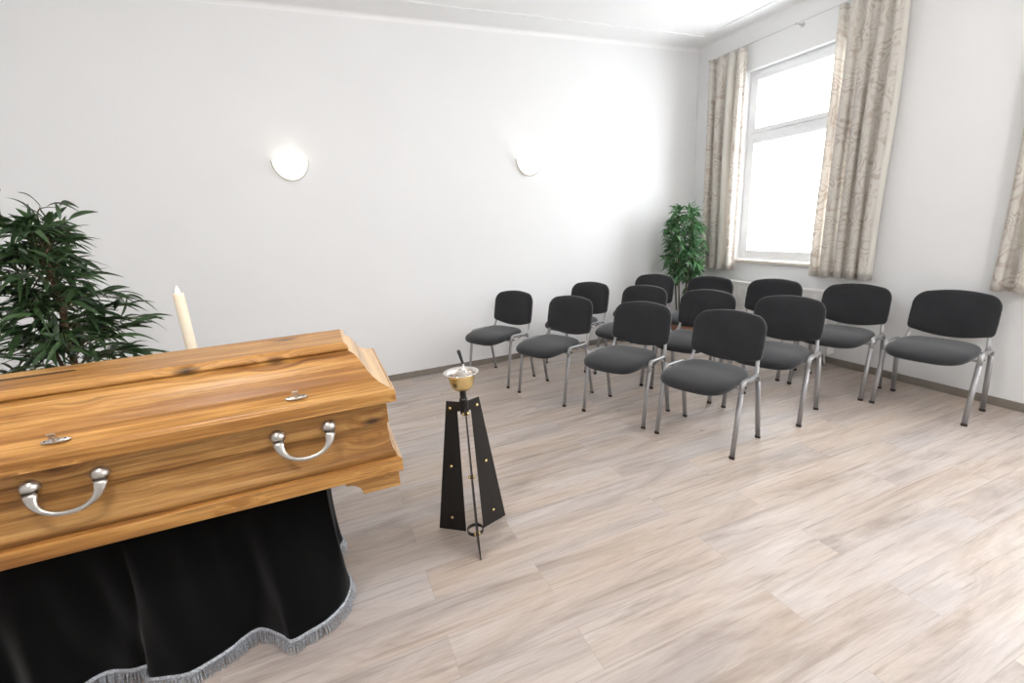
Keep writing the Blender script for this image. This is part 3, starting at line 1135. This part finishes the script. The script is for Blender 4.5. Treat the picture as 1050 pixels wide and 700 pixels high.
# ---------------------------------------------------------------- holy water stand
def water_stand():
    cx, cy = -3.829, -2.622
    t = thing('holy_water_stand', 'black three-finned metal stand with brass studs standing right of the coffin', 'stand', (cx, cy, 0))
    az = [math.atan2(.12, -.147), math.atan2(.064, .185), math.atan2(-.184, -.037)]
    for a in az:
        u = Vector((math.cos(a), math.sin(a), 0)); w = Vector((-u.y, u.x, 0))
        bm = bmesh.new()
        prof = [(.050, .002), (.197, .0), (.088, .70), (.012, .70), (.012, .655), (.036, .650)]
        rings = []
        for s in (-.002, .002):
            rings.append([u * r + Vector((0, 0, z)) + w * s for r, z in prof])
        loft(bm, rings)
        obj('fin', bm, M['ironblack'], t, bevel=.001, seg=1)
        for r, z in ((.066, .668), (.092, .366), (.114, .080)):
            bm = bmesh.new()
            for s in (-1, 1):
                ball(bm, u * r + Vector((0, 0, z)) + w * s * .008, .0085, 12)
                tube(bm, [u * r + Vector((0, 0, z)) + w * s * .002, u * r + Vector((0, 0, z)) + w * s * .006], .0065, n=10)
            obj('stud', bm, M['brass'], t, True)
    # ring between the fins
    bm = bmesh.new()
    lathe(bm, [(.036, .012), (.041, .012), (.041, .028), (.036, .028), (.036, .012)], n=36)
    obj('ring', bm, M['ironblack'], t)
    bm = bmesh.new()
    lathe(bm, [(0, .645), (.020, .645), (.020, .715), (.015, .722), (.015, .757), (0, .757)], n=24)
    obj('neck', bm, M['ironblack'], t, bevel=.001)
    # bowl
    b = thing('holy_water_bowl', 'brass bowl with wide silver rim on top of the black stand', 'bowl', (cx, cy, .757))
    bm = bmesh.new()
    lathe(bm, [(.0001, 0), (.020, .001), (.034, .006), (.047, .018), (.054, .034), (.058, .054), (.060, .070), (.063, .079), (.0625, .080)], n=48)
    obj('bowl_body', bm, M['brass'], b, True)
    bm = bmesh.new()
    lathe(bm, [(.0625, .0795), (.070, .084), (.079, .087), (.0805, .089), (.079, .0905), (.070, .089), (.0605, .083), (.0575, .070), (.0555, .054),
               (.0515, .036), (.045, .021), (.033, .009), (.0001, .004)], n=48)
    o = obj('bowl_lining', bm, M['silver'], b, True); o['label'] = 'silver rim and inside of the bowl'
    # sprinkler
    sp = thing('holy_water_sprinkler', 'small sprinkler with dark wooden grip leaning in the brass bowl', 'sprinkler', (cx, cy, .775))
    p0 = Vector((-3.795 - cx, -2.640 - cy, .0)); p1 = Vector((-3.8300 - cx, -2.612 - cy, .172))
    d = (p1 - p0).normalized()
    L = (p1 - p0).length
    bm = bmesh.new(); tube(bm, [p0, p0 + d * (L * .66)], .0036, n=10)
    obj('shaft', bm, M['silver'], sp, True)
    bm = bmesh.new(); tube(bm, [p0 + d * x for x in (-.004, .0, .008, .016, .02)], [.001, .006, .0085, .006, .003], n=12)
    obj('sprinkler_head', bm, M['silver'], sp, True)
    bm = bmesh.new(); tube(bm, [p0 + d * L * x for x in (.62, .64, .72, .88, .97, 1.0)], [.0045, .0058, .0062, .0078, .0085, .003], n=14)
    obj('grip', bm, M['dark'], sp, True)
water_stand()

# ---------------------------------------------------------------- candle
def candle():
    cx, cy = -4.985, -1.90
    t = thing('candlestick', 'tall dark candlestick standing on the floor behind the coffin', 'candlestick', (cx, cy, 0))
    bm = bmesh.new()
    lathe(bm, [(0, 0), (.14, 0), (.14, .012), (.05, .03), (.016, .05), (.012, .08)], n=32)
    obj('base', bm, M['ironblack'], t, True)
    bm = bmesh.new(); lathe(bm, [(.012, .06), (.012, .40), (.018, .42), (.012, .44), (.012, .60), (0, .60)], n=20)
    obj('pole', bm, M['ironblack'], t, True)
    bm = bmesh.new(); lathe(bm, [(0, .598), (.03, .60), (.075, .612), (.078, .620), (.03, .610), (0, .610)], n=32)
    obj('drip_pan', bm, M['brass'], t, True)
    c = thing('altar_candle', 'lit ivory pillar candle rising behind the coffin lid', 'candle', (cx, cy, .611))
    r = .0235
    bm = bmesh.new()
    lathe(bm, [(0, 0), (r, 0), (r, .30), (r, .632), (r - .002, .637), (r - .006, .634), (r - .012, .628), (0, .626)], n=32)
    obj('wax_body', bm, M['wax'], c, True)
    bm = bmesh.new(); tube(bm, [(0, 0, .624), (.001, 0, .640)], .0015, n=6)
    obj('wick', bm, M['dark'], c)
    bm = bmesh.new(); lathe(bm, [(.0001, .632), (.005, .637), (.0075, .644), (.006, .654), (.003, .664), (.0001, .672)], n=14)
    obj('flame', bm, M['flame'], c, True)
candle()

# ---------------------------------------------------------------- plants
def leaf(bm, base, d, up, L, W, droop, rnd):
    """folded lanceolate leaf"""
    d = d.normalized()
    side = d.cross(up)
    if side.length < 1e-3: side = Vector((1, 0, 0))
    side.normalize(); nrm = side.cross(d).normalized()
    N = 6
    prev = None
    for k in range(N + 1):
        f = k / N
        w = W * (math.sin(PI * min(1, f * .94 + .05)) ** .8) * (1 - .25 * f) if 0 < k < N else W * .06
        p = base + d * (L * f) - Vector((0, 0, droop * L * f * f)) + nrm * (.04 * L * math.sin(PI * f))
        a = bm.verts.new(p - side * w + nrm * w * .35); b = bm.verts.new(p); c = bm.verts.new(p + side * w + nrm * w * .35)
        if prev:
            bm.faces.new((prev[0], prev[1], b, a)); bm.faces.new((prev[1], prev[2], c, b))
        prev = (a, b, c)

def pot(t, r, h, m, soilz):
    bm = bmesh.new()
    lathe(bm, [(0, 0), (r * .78, 0), (r * .80, .01), (r * .97, h * .85), (r, h * .88), (r, h), (r * .92, h), (r * .88, h * .86), (0, h * .84)], n=40)
    obj('pot', bm, M[m], t, True, 0)
    bm = bmesh.new(); lathe(bm, [(r * .89, h * .85), (r * .89, soilz), (r * .5, soilz + .008), (0, soilz + .012)], n=32)
    obj('soil', bm, M['soil'], t, True)

def ficus_big():
    """large long-leaved fig behind the coffin"""
    rnd = random.Random(21)
    cx, cy = -5.56, -1.60
    t = thing('potted_fig_tree', 'tall dark long-leaved potted tree behind the coffin at the left edge', 'plant', (cx, cy, 0))
    pot(t, .19, .34, 'pot', .30)
    bm = bmesh.new()
    trunk = smooth_path([(0, 0, .29), (.012, .0, .6), (-.01, .01, .9), (.01, 0, 1.2), (.015, -.005, 1.42), (.04, .0, 1.52), (.03, 0, 1.59)], 5)
    tube(bm, trunk, [.020 - .015 * i / (len(trunk) - 1) for i in range(len(trunk))], n=10)
    tr2 = smooth_path([(-.03, .03, .29), (-.05, .05, .7), (-.10, .03, 1.1), (-.15, .02, 1.4)], 5)
    tube(bm, tr2, [.014 - .009 * i / (len(tr2) - 1) for i in range(len(tr2))], n=8)
    obj('trunk', bm, M['bark'], t, True)
    tw = bmesh.new(); lf = bmesh.new()
    def twig(a, b, c, n_leaf, Lm):
        P = smooth_path([a, b, c], 6)
        tube(tw, P, [.0042 - .0028 * i / (len(P) - 1) for i in range(len(P))], n=5)
        axis = (Vector(c) - Vector(a)).normalized()
        for k in range(n_leaf):
            f = .25 + .75 * (k + rnd.random() * .5) / n_leaf
            p = P[min(len(P) - 1, int(f * (len(P) - 1)))]
            ang = rnd.uniform(0, 2 * PI)
            o = Vector((math.cos(ang), math.sin(ang), rnd.uniform(-.25, .35)))
            d = (axis * rnd.uniform(.5, 1.1) + o * .75).normalized()
            leaf(lf, p, d, Vector((rnd.gauss(0, .8), rnd.gauss(0, .8), 1)), Lm * rnd.uniform(.75, 1.15), rnd.uniform(.0105, .0165), rnd.uniform(.05, .65), rnd)
    for i in range(120):
        z = .72 + .80 * ((i + rnd.random()) / 120) ** .9
        f = (z - .72) / .80
        ang = i * 2.4 + rnd.uniform(-.4, .4)
        rad = (.375 - .27 * f ** 1.3) * rnd.uniform(.55, 1.12)
        s = Vector((rnd.uniform(-.02, .02), rnd.uniform(-.02, .02), z))
        if rnd.random() < .3 and z < 1.4: s = s + Vector((-.11, .03, 0))
        e = s + Vector((math.cos(ang) * rad, math.sin(ang) * rad, rnd.uniform(-.04, .14)))
        m = s.lerp(e, .5) + Vector((0, 0, .05))
        twig(s, m, e, rnd.randint(7, 10), .165 if z < 1.35 else .15)
    # the tall arching sprigs on top
    for a, b, c, n in (((.02, 0, 1.56), (.04, .0, 1.67), (.12, .02, 1.675), 5), ((.03, 0, 1.5), (.06, 0, 1.60), (.14, .02, 1.62), 6),
                       ((.0, 0, 1.5), (-.06, 0, 1.62), (-.14, .02, 1.64), 7), ((.03, 0, 1.45), (.08, -.02, 1.54), (.13, -.03, 1.55), 6)):
        twig(Vector(a), Vector(b), Vector(c), n, .15)
    obj('twigs', tw, M['stem'], t, True)
    obj('foliage', lf, M['leaf_dark'], t, True)
ficus_big()

def corner_plant():
    rnd = random.Random(4)
    cx, cy = -.50, -.405
    t = thing('potted_bamboo', 'bushy green potted bamboo plant in the far room corner beside the curtain', 'plant', (cx, cy, 0))
    pot(t, .17, .30, 'terracotta', .26)
    bm = bmesh.new(); tw = bmesh.new(); lf = bmesh.new()
    for k in range(6):
        a = k * PI / 3 + .3
        b0 = Vector((math.cos(a) * .05, math.sin(a) * .05, .26))
        b1 = Vector((math.cos(a) * .10, math.sin(a) * .10, .9))
        b2 = Vector((math.cos(a) * .15, math.sin(a) * .13, 1.40 - .06 * (k % 3)))
        P = smooth_path([b0, b1, b2], 8)
        tube(bm, P, [.010 - .006 * i / (len(P) - 1) for i in range(len(P))], n=7)
    obj('stems', bm, M['stem'], t, True)
    for i in range(120):
        z = .62 + .84 * (i + rnd.random()) / 120
        f = (z - .62) / .84
        prof = .13 + .11 * math.sin(PI * min(1, f * .9 + .12)) if f > .15 else .09 + .4 * f
        ang = i * 2.4 + rnd.uniform(-.5, .5)
        s = Vector((math.cos(ang) * .07, math.sin(ang) * .06, z))
        e = Vector((math.cos(ang) * prof * rnd.uniform(.55, 1), math.sin(ang) * prof * rnd.uniform(.55, .9), z + rnd.uniform(-.02, .08)))
        P = smooth_path([s, s.lerp(e, .5) + Vector((0, 0, .02)), e], 3)
        tube(tw, P, [.0024] * len(P), n=4)
        ax = (e - s).normalized()
        for k in range(11):
            p = P[rnd.randint(1, len(P) - 1)]
            o = Vector((rnd.gauss(0, 1), rnd.gauss(0, 1), rnd.gauss(0, .7))).normalized()
            d = ax * .7 + o * .8
            leaf(lf, p, d, Vector((rnd.gauss(0, .8), rnd.gauss(0, .8), 1)), rnd.uniform(.08, .14), rnd.uniform(.009, .0145), rnd.uniform(.1, .6), rnd)
    obj('twigs', tw, M['stem'], t, True)
    obj('foliage', lf, M['leaf_light'], t, True)
corner_plant()
